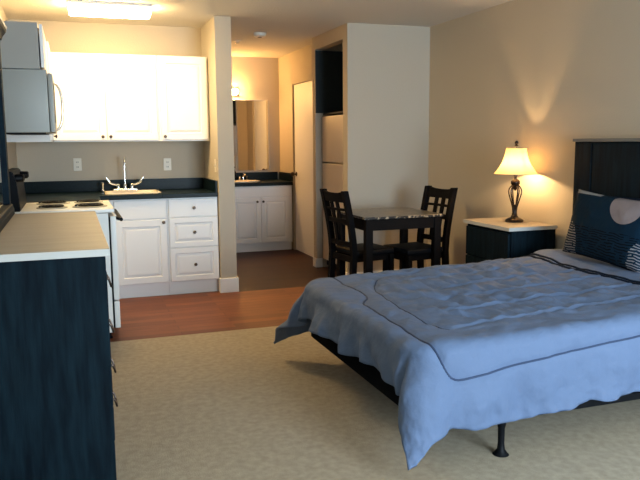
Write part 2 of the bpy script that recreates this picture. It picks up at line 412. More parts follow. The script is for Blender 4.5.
# faucet
fx, fy = .468, 6.79
t_ = thing('kitchen_faucet', 'chrome kitchen faucet with a tall thin spout and two winged handles', 'faucet', (fx, fy, .922))
bm = B(); box(bm, fx-.11, fx+.11, fy-.025, fy+.025, .924, .942, .008, 3); obj('base_plate', bm, m_chrome, t_, True)
bm = B(); tube(bm, smooth_path([(fx, fy, .942), (fx, fy, 1.10), (fx, fy, 1.185), (fx, fy-.02, 1.222), (fx, fy-.06, 1.225), (fx, fy-.09, 1.195), (fx, fy-.095, 1.17)], 6), .009, 12); lathe(bm, [(.016, .94), (.016, .97), (.010, .985)], (fx, fy, 0), 16)
obj('spout', bm, m_chrome, t_, True)
for s in (-1, 1):
    bm = B(); lathe(bm, [(.018, .942), (.018, .975), (.012, .985), (.001, .987)], (fx+s*.062, fy, 0), 16)
    tube(bm, smooth_path([(fx+s*.062, fy, .975), (fx+s*.10, fy-.01, .982), (fx+s*.135, fy-.015, 1.0), (fx+s*.165, fy-.015, 1.045)], 5), [.009]*10+[.012]*6, 10)
    obj('handle', bm, m_chrome, t_, True)
bm = B(); lathe(bm, [(.018, .924), (.018, .932), (.010, .936), (.010, .975), (.015, .985), (.015, 1.0), (.001, 1.004)], (fx-.20, fy, 0), 16); obj('sprayer', bm, m_chrome, t_, True)
# outlets and switch
def outlet(x, z, label):
    t_ = thing('wall_outlet', label, 'outlet', (x, KB-.001, z-.058), 0, 'kitchen wall outlets')
    bm = B(); box(bm, x-.036, x+.036, KB-.007, KB-.001, z-.058, z+.058, .003); obj('cover_plate', bm, m_plate, t_)
    for dz in (-.022, .022):
        bm = B(); box(bm, x-.016, x+.016, KB-.010, KB-.0072, z+dz-.014, z+dz+.014, .002)
        sk = obj('socket', bm, m_plate, t_)
        bm = B(); box(bm, x-.008, x-.004, KB-.0112, KB-.0101, z+dz-.006, z+dz+.006); box(bm, x+.004, x+.008, KB-.0112, KB-.0101, z+dz-.006, z+dz+.006); obj('slot', bm, m_black, sk)
outlet(.062, 1.165, 'ivory outlet on the kitchen wall above the range')
outlet(.880, 1.152, 'ivory outlet on the kitchen wall right of the faucet')
t_ = thing('light_switch', 'ivory light switch on the side of the kitchen partition wall', 'switch', (1.239, 6.37, 1.09))
bm = B(); box(bm, 1.233, 1.239, 6.335, 6.405, 1.092, 1.208, .002); obj('cover_plate', bm, m_plate, t_)
bm = B(); box(bm, 1.222, 1.2325, 6.365, 6.375, 1.142, 1.160, .002); obj('toggle', bm, m_plate, t_)

# ------------------------------------------------------------------ range
RY0, RY1 = 5.03, 5.80
t_ = thing('electric_range', 'white electric range with four black coil burners and a black backguard', 'stove', (-.1, 5.41, 0))
bm = B(); box(bm, XL+.01, .226, RY0, RY1, .045, .885, .004); obj('body', bm, m_enamel, t_)
bm = B(); box(bm, XL+.01, .268, RY0-.005, RY1+.005, .888, .915, .006, 3); box(bm, -.33, .24, RY0+.05, RY1-.05, .9145, .917, .001); obj('cooktop', bm, m_enamel, t_, True)
for bx, by, r in ((.115, RY0+.20, .100), (-.135, RY0+.20, .085), (.115, RY1-.19, .085), (-.135, RY1-.19, .100)):
    bm = B(); lathe(bm, [(r+.018, .9172), (r+.018, .922), (r+.008, .923), (r*.9, .9185), (.001, .9180)], (bx, by, 0), 32)
    pan = obj('burner', bm, m_steel, t_, True)
    bm = B(); pts = []
    for k in range(100):
        a = k/100*2*PI*3.6; rr = .02+(r-.02)*k/100; pts.append((bx+rr*math.cos(a), by+rr*math.sin(a), .930))
    tube(bm, pts, .0055, 6); obj('coil', bm, m_coil, pan, True)
bm = B(); box(bm, .238, .276, RY0+.004, RY1-.004, .275, .862, .006, 3); dr = obj('oven_door', bm, m_enamel, t_, True)
bm = B(); box(bm, .2762, .278, RY0+.16, RY1-.16, .42, .70); obj('door_window', bm, m_black, dr)
bm = B()
tube(bm, [(.312, RY0+.03, .835), (.312, RY1-.03, .835)], .013, 12)
for yy in (RY0+.05, RY1-.05): tube(bm, [(.272, yy, .848), (.312, yy, .835)], .011, 8)
obj('handle', bm, m_black, dr, True)
bm = B(); box(bm, .238, .274, RY0+.004, RY1-.004, .075, .265, .006, 3); obj('storage_drawer', bm, m_enamel, t_, True)
for xx, yy in ((.20, RY0+.03), (.20, RY1-.03), (-.38, RY0+.03), (-.38, RY1-.03)):
    bm = B(); lathe(bm, [(.018, 0), (.018, .012), (.010, .016), (.010, .045)], (xx, yy, 0), 14); obj('foot', bm, m_black, t_)
bm = B(); box(bm, .2265, .2375, RY0+.006, RY1-.006, .08, .86); obj('door_gasket', bm, m_black, t_)
bm = B(); rings = []
for yy in (RY0+.01, RY1-.01): rings.append([Vector((XL+.03, yy, .915)), Vector((-.325, yy, .915)), Vector((-.340, yy, 1.10)), Vector((-.360, yy, 1.178)), Vector((XL+.03, yy, 1.182))])
loops(bm, rings); bmesh.ops.bevel(bm, geom=bm.edges[:], offset=.006, segments=2, affect='EDGES')
bg = obj('backguard', bm, m_black, t_)
for yy in (RY0+.07, RY0+.17, RY1-.17, RY1-.07):
    bm = B(); lathe(bm, [(.026, -.352), (.024, -.305), (.018, -.298), (.001, -.297)], (0, yy, 1.132), 18, 'x'); obj('control_knob', bm, m_black, bg, True)

# ------------------------------------------------------------------ kitchen ceiling light
t_ = thing('ceiling_light', 'lit rectangular fluorescent light on the kitchen ceiling', 'ceiling light', (.36, 6.04, H-.09))
bm = B(); box(bm, .045, .675, 5.885, 6.205, H-.022, H-.001, .003); obj('housing', bm, m_trim, t_)
bm = B(); rings = []
for xx, s in ((.052, .9), (.066, 1), (.654, 1), (.668, .9)):
    rings.append([Vector((xx, 6.045+.150*s*math.cos(a), H-.023-.062*s*(max(0, math.sin(a))**.55))) for a in [PI*k/14 for k in range(15)]])
loops(bm, rings); obj('diffuser', bm, m_tube, t_, True)

# ------------------------------------------------------------------ hall: vanity, mirror, light, detector
VY = 8.50
t_ = thing('vanity_cabinet', 'white two-door vanity cabinet at the end of the hall', 'cabinet', (2.0, 8.8, 0))
bm = B(); box(bm, 1.388, 2.606, VY, HB-.002, .10, .818, .001); box(bm, 1.40, 2.606, VY+.04, HB-.01, 0, .10); obj('cabinet_body', bm, m_cab, t_)
bm = B(); panel(bm, 1.80, 2.585, .69, .808, VY-.02, raised=False); obj('drawer_front', bm, m_cab, t_)
for a, b, kx in ((1.83, 2.190, 2.150), (2.202, 2.562, 2.226)):
    bm = B(); panel(bm, a, b, .115, .678, VY-.02, frame=.05); d_ = obj('door', bm, m_cab, t_); knob(d_, kx, .628, VY-.02)
bm = B(); panel(bm, 1.40, 1.82, .115, .678, VY-.02, frame=.05); obj('door', bm, m_cab, t_)
t_ = thing('vanity_countertop', 'black vanity countertop with splash edges at the end of the hall', 'countertop', (2.0, 8.8, .82))
bm = B(); box(bm, 1.386, 2.614, VY-.03, HB-.002, .820, .862, .004); obj('worktop', bm, m_counter, t_)
bm = B(); box(bm, 1.388, 2.59, HB-.022, HB-.002, .862, .965, .003); obj('backsplash', bm, m_counter, t_)
bm = B(); box(bm, 2.610, 2.628, VY-.02, HB-.003, .863, .965, .003); obj('side_splash', bm, m_counter, t_)
bm = B(); rings = []
for r, z in ((1.0, .863), (1.0, .874), (.93, .877), (.86, .873), (.75, .868), (.3, .866)):
    rings.append([Vector((2.03+.225*r*math.cos(a), 8.76+.17*r*math.sin(a), z)) for a in [2*PI*k/32 for k in range(32)]])
loops(bm, rings); tag(obj('vanity_sink', bm, m_sink, None, True), 'oval cream basin in the black vanity countertop', 'sink')
t_ = thing('vanity_faucet', 'small chrome faucet behind the oval vanity basin', 'faucet', (2.10, 8.985, .862))
bm = B(); box(bm, 2.03, 2.17, 8.965, 9.005, .8635, .878, .006, 2); obj('base_plate', bm, m_chrome, t_, True)
bm = B(); tube(bm, smooth_path([(2.10, 8.985, .878), (2.10, 8.985, .93), (2.10, 8.955, .955), (2.10, 8.89, .945)], 5), .011, 10); obj('spout', bm, m_chrome, t_, True)
for s in (-.05, .05):
    bm = B(); lathe(bm, [(.014, .878), (.016, .90), (.020, .915), (.001, .918)], (2.10+s, 8.985, 0), 14); obj('handle', bm, m_chrome, t_, True)
t_ = thing('soap_bottle', 'small dark pump bottle on the vanity beside the faucet', 'bottle', (1.985, 8.99, .862))
bm = B(); lathe(bm, [(.001, .863), (.026, .863), (.027, .87), (.027, .96), (.018, .985), (.009, .99), (.009, 1.0)], (1.985, 8.99, 0), 20); obj('bottle_body', bm, m_black, t_, True)
bm = B(); tube(bm, [(1.985, 8.99, 1.0), (1.985, 8.99, 1.045)], .005, 8); tube(bm, [(1.985, 8.99, 1.045), (1.985, 8.955, 1.040)], .006, 8); obj('pump', bm, m_black, t_, True)
t_ = thing('wall_mirror', 'frameless wall mirror above the vanity at the end of the hall', 'mirror', (1.95, HB, .99))
bm = B(); box(bm, 1.42, 2.473, HB-.006, HB-.001, .99, 1.89); obj('glass', bm, m_mirror, t_)
bm = B(); box(bm, 2.474, 2.480, HB-.009, HB-.001, .985, 1.895); box(bm, 1.42, 2.474, HB-.009, HB-.001, 1.891, 1.897); obj('edge_channel', bm, m_handle, t_)
t_ = thing('vanity_light', 'lit vanity wall light above the hall mirror, partly hidden by the partition', 'wall light', (1.85, HB-.02, 1.95))
bm = B(); box(bm, 1.62, 2.085, HB-.03, HB-.001, 1.945, 2.045, .004); obj('back_plate', bm, m_chrome, t_)
for xx in (1.70, 1.865, 2.03):
    bm = B(); lathe(bm, [(.024, -.030), (.024, -.045)], (xx, HB, 1.995), 16, 'y'); sk = obj('socket', bm, m_trim, t_, True)
    bm = B(); r = .040
    lathe(bm, [(max(.001, r*math.sin(PI*k/12)), -.083-r*math.cos(PI*k/12)) for k in range(13)], (xx, HB, 1.995), 20, 'y'); obj('bulb', bm, m_bulb, sk, True)
t_ = thing('smoke_detector', 'round smoke detector on the hall ceiling, nearer of the two ceiling discs', 'smoke detector', (1.86, 7.10, H-.04))
bm = B(); lathe(bm, [(.001, H-.040), (.045, H-.040), (.062, H-.028), (.066, H-.010), (.066, H-.001)], (1.86, 7.10, 0), 28); obj('body', bm, m_plate, t_, True)
bm = B(); lathe(bm, [(.001, H-.044), (.02, H-.044), (.022, H-.0405)], (1.86, 7.10, 0), 20); obj('sensor_cap', bm, m_knob, t_, True)
t_ = thing('ceiling_sprinkler', 'small round sprinkler head on the hall ceiling beyond the smoke detector', 'sprinkler', (1.76, 7.66, H-.03))
bm = B(); lathe(bm, [(.04, H-.001), (.038, H-.008), (.012, H-.012), (.010, H-.024)], (1.76, 7.66, 0), 20); obj('escutcheon', bm, m_plate, t_, True)
bm = B(); lathe(bm, [(.001, H-.030), (.020, H-.030), (.020, H-.0245), (.001, H-.0245)], (1.76, 7.66, 0), 20); obj('deflector', bm, m_chrome, t_, True)

# ------------------------------------------------------------------ fridge in the closet
t_ = thing('refrigerator', 'almond two-door refrigerator recessed in the closet opening', 'refrigerator', (2.9, 6.78, 0))
bm = B(); box(bm, 2.60, 3.25, 6.42, 7.155, .03, 1.62, .006); obj('body', bm, m_fridge, t_, True)
bm = B(); box(bm, 2.535, 2.595, 6.42, 7.155, 1.143, 1.62, .012, 3); obj('freezer_door', bm, m_fridge, t_, True)
bm = B(); box(bm, 2.535, 2.595, 6.42, 7.155, .10, 1.130, .012, 3); obj('fridge_door', bm, m_fridge, t_, True)
bm = B(); box(bm, 2.575, 2.599, 6.43, 7.145, .03, .092, .003); obj('toe_grille', bm, m_black, t_)
for xx in (2.65, 3.2):
    for yy in (6.46, 7.11):
        bm = B(); lathe(bm, [(.02, 0), (.02, .031)], (xx, yy, 0), 12); obj('foot', bm, m_black, t_)
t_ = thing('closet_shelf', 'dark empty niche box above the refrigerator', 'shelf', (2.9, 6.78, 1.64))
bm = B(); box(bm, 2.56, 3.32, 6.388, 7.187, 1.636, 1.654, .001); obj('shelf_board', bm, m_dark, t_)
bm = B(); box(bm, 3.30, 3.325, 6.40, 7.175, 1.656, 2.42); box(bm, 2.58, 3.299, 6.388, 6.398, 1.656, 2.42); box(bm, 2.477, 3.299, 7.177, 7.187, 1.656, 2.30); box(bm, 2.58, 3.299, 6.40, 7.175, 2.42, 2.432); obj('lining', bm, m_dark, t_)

# ------------------------------------------------------------------ dresser
DX, DY0, DY1, DZ = .112, 2.765, 4.35, .965
t_ = thing('dresser', 'long dark dresser with a pale top in the left foreground', 'dresser', (-.16, 3.6, 0))
bm = B(); box(bm, XL+.02, DX-.022, DY0+.02, DY1-.02, .0, DZ-.028, .002); obj('carcass', bm, m_navy, t_)
bm = B(); box(bm, XL+.02, DX-.006, DY0, DY0+.019, .0, DZ-.028, .002); obj('end_panel', bm, m_navy, t_)
bm = B(); box(bm, XL+.02, DX-.006, DY1-.019, DY1, .0, DZ-.028, .002); obj('end_panel', bm, m_navy, t_)
bm = B(); box(bm, XL+.008, DX+.010, DY0-.014, DY1+.010, DZ-.027, DZ, .0, mi=0)
for f in bm.faces:
    if abs(f.normal.z) < .5: f.material_index = 1
obj('dresser_top', bm, [m_lam, m_lamedge], t_)
for c0, c1 in ((DY0+.028, 3.55), (3.56, DY1-.028)):
    for z0, z1 in ((.685, .87), (.49, .675), (.335, .48), (.19, .325)):
        bm = B(); box(bm, DX-.0215, DX-.002, c0, c1, z0, z1, .003); d_ = obj('drawer', bm, m_navy, t_)
        for cc in (c0+(c1-c0)*.35,):
            zc = (z0+z1)/2+.01
            bm = B(); tube(bm, smooth_path([(DX-.003, cc-.045, zc+.016), (DX+.012, cc-.045, zc+.012), (DX+.022, cc-.035, zc-.020), (DX+.022, cc+.035, zc-.020), (DX+.012, cc+.045, zc+.012), (DX-.003, cc+.045, zc+.016)], 5), .0045, 8)
            obj('pull', bm, m_knob, d_, True)
bm = B(); box(bm, DX-.0215, DX-.004, DY0+.028, DY1-.028, .0, .18, .003); obj('plinth', bm, m_navy, t_)
bm = B(); box(bm, DX-.0215, DX-.004, DY0+.028, DY1-.028, .88, DZ-.028, .002); obj('top_rail', bm, m_navy, t_)
# mirror standing on the dresser
t_ = thing('dresser_mirror', 'tall dark-framed mirror standing on the dresser against the left wall', 'mirror', (-.40, 3.7, DZ))
MX0, MX1, MY0, MY1 = XL+.004, -.328, 2.9, 4.345
bm = B(); box(bm, MX0, MX1, MY1-.09, MY1, DZ+.062, 1.925, .003); obj('stile', bm, m_navy, t_)
bm = B(); box(bm, MX0, MX1, MY0, MY0+.09, DZ+.062, 1.925, .003); obj('stile', bm, m_navy, t_)
bm = B(); box(bm, MX0, MX1, MY0+.09, MY1-.09, 1.84, 1.925, .003); obj('top_rail', bm, m_navy, t_)
bm = B(); rings = []
for yy in (MY0-.01, MY1+.01): rings.append([Vector((XL+.004, yy, DZ+.001)), Vector((-.313, yy, DZ+.001)), Vector((-.313, yy, DZ+.03)), Vector((-.316, yy, DZ+.036)), Vector((-.320, yy, DZ+.055)), Vector((-.326, yy, DZ+.06)), Vector((XL+.004, yy, DZ+.06))])
loops(bm, rings); obj('base_molding', bm, m_navy, t_)
bm = B(); rings = []
for yy in (MY0-.03, MY1+.03): rings.append([Vector((XL+.004, yy, 1.926)), Vector((-.322, yy, 1.926)), Vector((-.316, yy, 1.945)), Vector((-.298, yy, 1.968)), Vector((-.295, yy, 1.985)), Vector((XL+.004, yy, 1.985))])
loops(bm, rings); obj('crown', bm, m_navy, t_)
bm = B(); box(bm, XL+.004, -.292, MY0-.034, MY1+.034, 1.9855, 1.997, .002); obj('crown_cap', bm, m_lamedge, t_)
bm = B(); box(bm, MX0+.01, -.345, MY0+.091, MY1-.091, DZ+.063, 1.839); obj('glass', bm, m_mirror, t_)

# ------------------------------------------------------------------ dining table
TX0, TX1, TY0, TY1 = 2.165, 2.868, 5.12, 5.80
t_ = thing('dining_table', 'small dark square dining table with a speckled stone-look top', 'table', ((TX0+TX1)/2, (TY0+TY1)/2, 0))
bm = B(); box(bm, TX0, TX1, TY0, TY1, .742, .762, .003, 2)
for f in bm.faces:
    if f.normal.z < .9: f.material_index = 1
obj('tabletop', bm, [m_marble, m_marbledge], t_)
bm = B()
for a in ((TX0+.065, TX1-.065, TY0+.018, TY0+.038), (TX0+.065, TX1-.065, TY1-.038, TY1-.018), (TX0+.018, TX0+.038, TY0+.065, TY1-.065), (TX1-.038, TX1-.018, TY0+.065, TY1-.065)):
    box(bm, *a, .650, .741)
obj('apron', bm, m_espresso, t_)
for sx in (0, 1):
    for sy in (0, 1):
        x = TX0+.018 if sx == 0 else TX1-.075; y = TY0+.008 if sy == 0 else TY1-.068
        bm = B(); box(bm, x, x+.06, y, y+.06, 0, .741, .003); obj('leg', bm, m_espresso, t_)

# ------------------------------------------------------------------ dining chairs (local: faces +X, back at x=0)
def dining_chair(label, loc, rz):
    t_ = thing('dining_chair', label, 'chair', loc, rz, 'dark wooden dining chairs')
    W = .178
    def backx(z): return 0 if z < .46 else -((z-.46)/.5)**1.4*.085
    for s in (-1, 1):
        bm = B(); rings = []
        for z in (0, .2, .44, .55, .65, .75, .85, .93, .965):
            bx = backx(z) + (0 if z > .4 else -(.44-z)*.06); y = s*W; wd = .021; dp = .023
            rings.append([Vector((bx-dp, y-wd, z)), Vector((bx+dp, y-wd, z)), Vector((bx+dp, y+wd, z)), Vector((bx-dp, y+wd, z))])
        loops(bm, rings); obj('rear_leg', bm, m_espresso, t_, local=True)
        bm = B(); box(bm, .345, .385, s*(W-.005)-.019, s*(W-.005)+.019, 0, .425, .003); obj('front_leg', bm, m_espresso, t_, local=True)
    def rail(name, z0, z1, arch=0.0, th=.011):
        bm = B(); rings = []
        n = 12
        for k in range(n+1):
            y = -W+.019+(2*W-.038)*k/n; u = abs(y/W); c = -.018*(1-u*u)
            zt = z1+arch*(u**3); x0, x1 = backx(z0)+c, backx(zt)+c
            rings.append([Vector((x0-th, y, z0)), Vector((x0+th, y, z0)), Vector((x1+th, y, zt)), Vector((x1-th, y, zt))])
        loops(bm, rings); return obj(name, bm, m_espresso, t_, local=True)
    rail('crest_rail', .870, .945, .022)
    rail('cross_rail', .800, .820)
    rail('cross_rail', .695, .735)
    rail('bottom_rail', .505, .545)
    for y in (-.046, .046):
        bm = B(); rings = []
        for z in (.54, .60, .66, .72, .78, .84, .875):
            c = -.018*(1-(y/W)**2); bx = backx(z)+c
            rings.append([Vector((bx-.008, y-.019, z)), Vector((bx+.008, y-.019, z)), Vector((bx+.008, y+.019, z)), Vector((bx-.008, y+.019, z))])
        loops(bm, rings); obj('slat', bm, m_espresso, t_, local=True)
    bm = B(); box(bm, .022, .38, -W+.020, -W+.042, .375, .425); box(bm, .022, .38, W-.042, W-.020, .375, .425); box(bm, .365, .383, -W+.043, W-.043, .375, .425); box(bm, -.01, .012, -W+.020, W-.020, .375, .425)
    obj('seat_frame', bm, m_espresso, t_, local=True)
    bm = B(); box(bm,   .024, .39, -W-.010, W+.010, .427, .475, .018, 4); obj('seat', bm, m_seat, t_, True, local=True)
    for y in (-W, W-.018):
        bm = B(); box(bm, .02, .35, y, y+.018, .17, .195); obj('stretcher', bm, m_espresso, t_, local=True)
    return t_
dining_chair('dark wooden dining chair on the left side of the table, by the fridge closet', (2.105, 5.44, 0), math.radians(9))
dining_chair('dark wooden dining chair on the right side of the table, toward the nightstand', (2.915, 5.395, 0), math.radians(180+9))

# ------------------------------------------------------------------ nightstand
NX0, NX1, NY0, NY1, NZ = 2.905, 3.300, 4.24, 4.85, .744
t_ = thing('nightstand', 'dark nightstand with a pale top under the lit lamp', 'nightstand', (3.1, 4.55, 0))
bm = B(); box(bm, NX0+.022, NX1, NY0+.008, NY1-.008, .0, NZ-.027, .002); obj('carcass', bm, m_navy, t_)
bm = B(); box(bm, NX0-.010, NX1+.004, NY0-.008, NY1+.008, NZ-.026, NZ)
for f in bm.faces:
    if abs(f.normal.z) < .5: f.material_index = 1
obj('nightstand_top', bm, [m_lam, m_lamedge], t_)
for z0, z1 in ((.475, .695), (.245, .465), (.03, .235)):
    bm = B(); box(bm, NX0+.002, NX0+.0215, NY0+.02, NY1-.02, z0, z1, .003); d_ = obj('drawer', bm, m_navy, t_)

# ------------------------------------------------------------------ table lamp
LX, LY = 3.155, 4.55
t_ = thing('table_lamp', 'lit bronze table lamp with a cream bell shade on the nightstand', 'lamp', (LX, LY, NZ))
z0 = NZ+.001
bm = B(); lathe(bm, [(.001, 0), (.066, 0), (.070, .006), (.066, .016), (.050, .026), (.030, .034), (.022, .048), (.018, .07), (.016, .11), (.012, .13)], (LX, LY, z0), 32); obj('base', bm, m_bronze, t_, True)
for k in range(6):
    a = 2*PI*k/6+.3; pr = [(.013, .06), (.017, .11), (.034, .17), (.046, .215), (.045, .245), (.028, .270), (.014, .278)]
    bm = B(); tube(bm, smooth_path([(LX+r*math.cos(a), LY+r*math.sin(a), z0+z) for r, z in pr], 5), .0048, 8); obj('scroll_wire', bm, m_bronze, t_, True)
bm = B(); lathe(bm, [(.004, .235), (.012, .245), (.020, .262), (.026, .275), (.034, .288), (.034, .305), (.024, .318), (.010, .326), (.010, .345)], (LX, LY, z0), 24); obj('urn', bm, m_bronze, t_, True)
bm = B(); lathe(bm, [(.016, .346), (.016, .385), (.001, .386)], (LX, LY, z0), 20); obj('socket', bm, m_knob, t_, True)
zb, zt = 1.106, 1.298
bm = B(); n = 48; rings = []
for k in range(13):
    u = k/12; z = zb+(zt-zb)*u; r = .075+(.163-.075)*((1-u)**2.3*.80+(1-u)*.20)
    rings.append([Vector((LX+r*(1-.022*(0.5+0.5*math.cos(8*a)))*math.cos(a), LY+r*(1-.022*(0.5+0.5*math.cos(8*a)))*math.sin(a), z)) for a in [2*PI*q/n for q in range(n)]])
loops(bm, rings, False, False); sh = obj('lamp_shade', bm, m_shade, t_, True)
for r_, z_ in ((.0745, zt), (.162, zb)):
    bm = B(); tube(bm, [(LX+r_*math.cos(2*PI*q/48), LY+r_*math.sin(2*PI*q/48), z_) for q in range(49)], .0022, 6); obj('shade_ring', bm, m_lam, sh, True)

bm = B()
for k in range(3):
    a = 2*PI*k/3; tube(bm, [(LX, LY, zt-.002), (LX+.074*math.cos(a), LY+.074*math.sin(a), zt-.002)], .0015, 6)
tube(bm, [(LX, LY, zt-.002), (LX, LY, zt+.012)], .003, 8)
for s in (-1, 1):
    tube(bm, smooth_path([(LX, LY+s*.017, z0+.35), (LX, LY+s*.045, z0+.40), (LX, LY+s*.045, z0+.50), (LX, LY, zt-.002)], 5), .0014, 6)
obj('harp', bm, m_bronze, t_, True)
bm = B(); lathe(bm, [(.004, .010), (.012, .014), (.014, .020), (.008, .026), (.013, .034), (.014, .042), (.008, .052), (.001, .056)], (LX, LY, zt), 20); obj('finial', bm, m_bronze, t_, True)
l = bpy.data.lights.new('lamp_bulb', 'POINT'); l.energy = 16; l.color = (1.0, 0.62, 0.28); l.shadow_soft_size = 0.015
lo = bpy.data.objects.new('lamp_bulb', l); COL.objects.link(lo); lo.parent = t_; lo.location = (0, 0, 1.158-NZ)

# ------------------------------------------------------------------ bed
BX0, BX1, BY0, BY1 = 1.295, 3.262, 2.49, 4.00
t_ = thing('bed', 'low bed with a dark panel headboard and black metal frame', 'bed', (2.3, 3.25, 0))
bm = B(); mx_, my_, hx_, hy_ = (BX0+BX1)/2, (BY0+BY1)/2, (BX1-BX0)/2, (BY1-BY0)/2
loops(bm, [rrect(mx_, my_, hx_-d, hy_-d, .10, z, 8) for d, z in ((.02, .195), (.01, .205), (.01, .32), (.02, .335))]); obj('box_spring', bm, m_boxcloth, t_, True)
bm = B(); loops(bm, [rrect(mx_, my_, hx_-d, hy_-d, .12, z, 8) for d, z in ((.03, .337), (.005, .352), (.0, .38), (0, .47), (.012, .497), (.045, .513))]); obj('mattress', bm, m_sheet, t_, True)
bm = B()
for y in (BY0+.0, BY1-.035): box(bm, BX0+.10, BX1, y, y+.035, .160, .193, .002)
for x in (1.685, 2.3, 2.885): box(bm, x, x+.035, BY0+.035, BY1-.035, .162, .190, .002)
obj('frame_rail', bm, m_blackmetal, t_)
for x in (1.70, 2.90):
    for y in (BY0-.01, BY1-.01):
        bm = B(); lathe(bm, [(.034, 0), (.036, .006), (.028, .014), (.017, .030), (.014, .060), (.015, .125), (.020, .145), (.020, .1595)], (x, y+(.02 if y < 3 else -.02), 0), 20); obj('leg', bm, m_blackmetal, t_, True)
bm = B(); box(bm, 3.272, 3.322, 2.42, 4.04, .0, 1.343, .003)
hb = obj('headboard', bm, m_navy, t_)
for y0, y1 in ((3.865, 4.028), (2.427, 2.59)):
    bm = B(); box(bm, 3.262, 3.2715, y0, y1, .0+.56, 1.336, .003); obj('side_board', bm, m_navy, hb)
bm = B(); box(bm, 3.264, 3.2715, 2.605, 3.852, .56, 1.336, .004); obj('center_board', bm, m_navy, hb)
bm = B(); box(bm, 3.254, 3.326, 2.41, 4.045, 1.344, 1.364, .002); obj('top_cap', bm, m_cap, hb)

# ------------------------------------------------------------------ comforter: sheet coordinates (a from the foot edge of the mattress, b from its near side)
CT = .530
RR = .055
TX_0, TX_1 = BX0-.028+RR, 3.235
TY_0, TY_1 = BY0-.028+RR, BY1+.028-RR
LEN_A = TX_1-TX_0
WID_B = TY_1-TY_0
OF, ON, OFAR = .235, .385, .385      # overhang at foot, near side, far side
def seg_d(p, a, b):
    ab = b-a; t = max(0, min(1, (p-a).dot(ab)/ab.length_squared)); return (p-(a+ab*t)).length, t
# seams given as (a, b) lines
S1 = [(-.02+.02, 1.52), (.15, 1.50), (.16, 1.20), (.145, .92), (.075, .80), (.065, .66), (.05, .40), (.035, .10), (.05, -.09), (.10, -.165), (.20, -.175), (.6, -.14), (1.2, -.11), (1.62, -.10)]
S2 = [(.36, 1.26), (.27, 1.10), (.215, .78), (.185, .42), (.195, .22), (.22, .165)]
S1v = [Vector((x, y, 0)) for x, y in smooth_path([(x, y, 0) for x, y in S1], 4) and [(p.x, p.y) for p in smooth_path([(x, y, 0) for x, y in S1], 4)]]
S2v = [Vector((p.x, p.y, 0)) for p in smooth_path([(x, y, 0) for x, y in S2], 4)]
def dist_poly(p, P_):
    return min(seg_d(p, P_[i], P_[i+1])[0] for i in range(len(P_)-1))
RID = [(.17, .26, .26), (.42, .48, .36), (.66, .72, .48), (.90, .95, .58), (1.16, 1.18, .50), (1.36, 1.37, .4)]   # b at a=.25, b at a=1.6, start a
def puff(a, b):
    """height of the quilting above the sheet"""
    h = 0.0
    p = Vector((a, b, 0))
    d1 = dist_poly(p, S1v); d2 = dist_poly(p, S2v)
    h -= .009*math.exp(-(d1/.012)**2); h -= .008*math.exp(-(d2/.012)**2)
    h += .006*(1-math.exp(-(min(d1, d2)/.05)**2))
    inside = max(0, min(1, (a-.22)/.12))*max(0, min(1, (b-.14)/.06))*max(0, min(1, (1.48-b)/.08))*max(0, min(1, (1.52-a)/.08))
    if inside > 0:
        dm = 1e9
        for b0, b1, a0 in RID:
            bb_ = b0+(b1-b0)*(a-.25)/1.35
            if a > a0-.05:
                k = min(1, (a-a0+.05)/.08); dm = min(dm, abs(b-bb_)+(1-k)*.1); h += .009*k*math.exp(-((b-bb_-.012)/.012)**2)-.009*k*math.exp(-((b-bb_+.004)/.008)**2)
        wv = noise.noise(Vector((a*13+b*4, b*5, 3.1)))+.6*noise.noise(Vector((a*27+b*7, b*9, 7.7)))
        wv -= .8*abs(noise.noise(Vector((a*17+b*3, b*4, 11))))-.2
        h += inside*.026*wv*min(1, dm/.05)
    h += .010*noise.noise(Vector((a*5, b*5, 0)))+.006*noise.noise(Vector((a*15, b*15, 2)))
    e = max(0, (max(-b, b-WID_B, -a)-.16)/.22); h += .007*min(1, e)*noise.noise(Vector((a*32, b*32, 5)))
    return h
def mound(x, y):
    """turned-back head end lifts the comforter"""
    t_ = max(0, min(1, (x-2.86)/.14)); t_ = t_*t_*(3-2*t_)
    f_ = max(0, min(1, (3.30-x)/.10))
    return .045*max(0, min(1, (x-1.35)/1.6))+.022*t_*(.35+.65*f_)+.015*math.exp(-((y-3.92)/.16)**2)*max(0, min(1, (x-2.5)/.5))
RC = .10
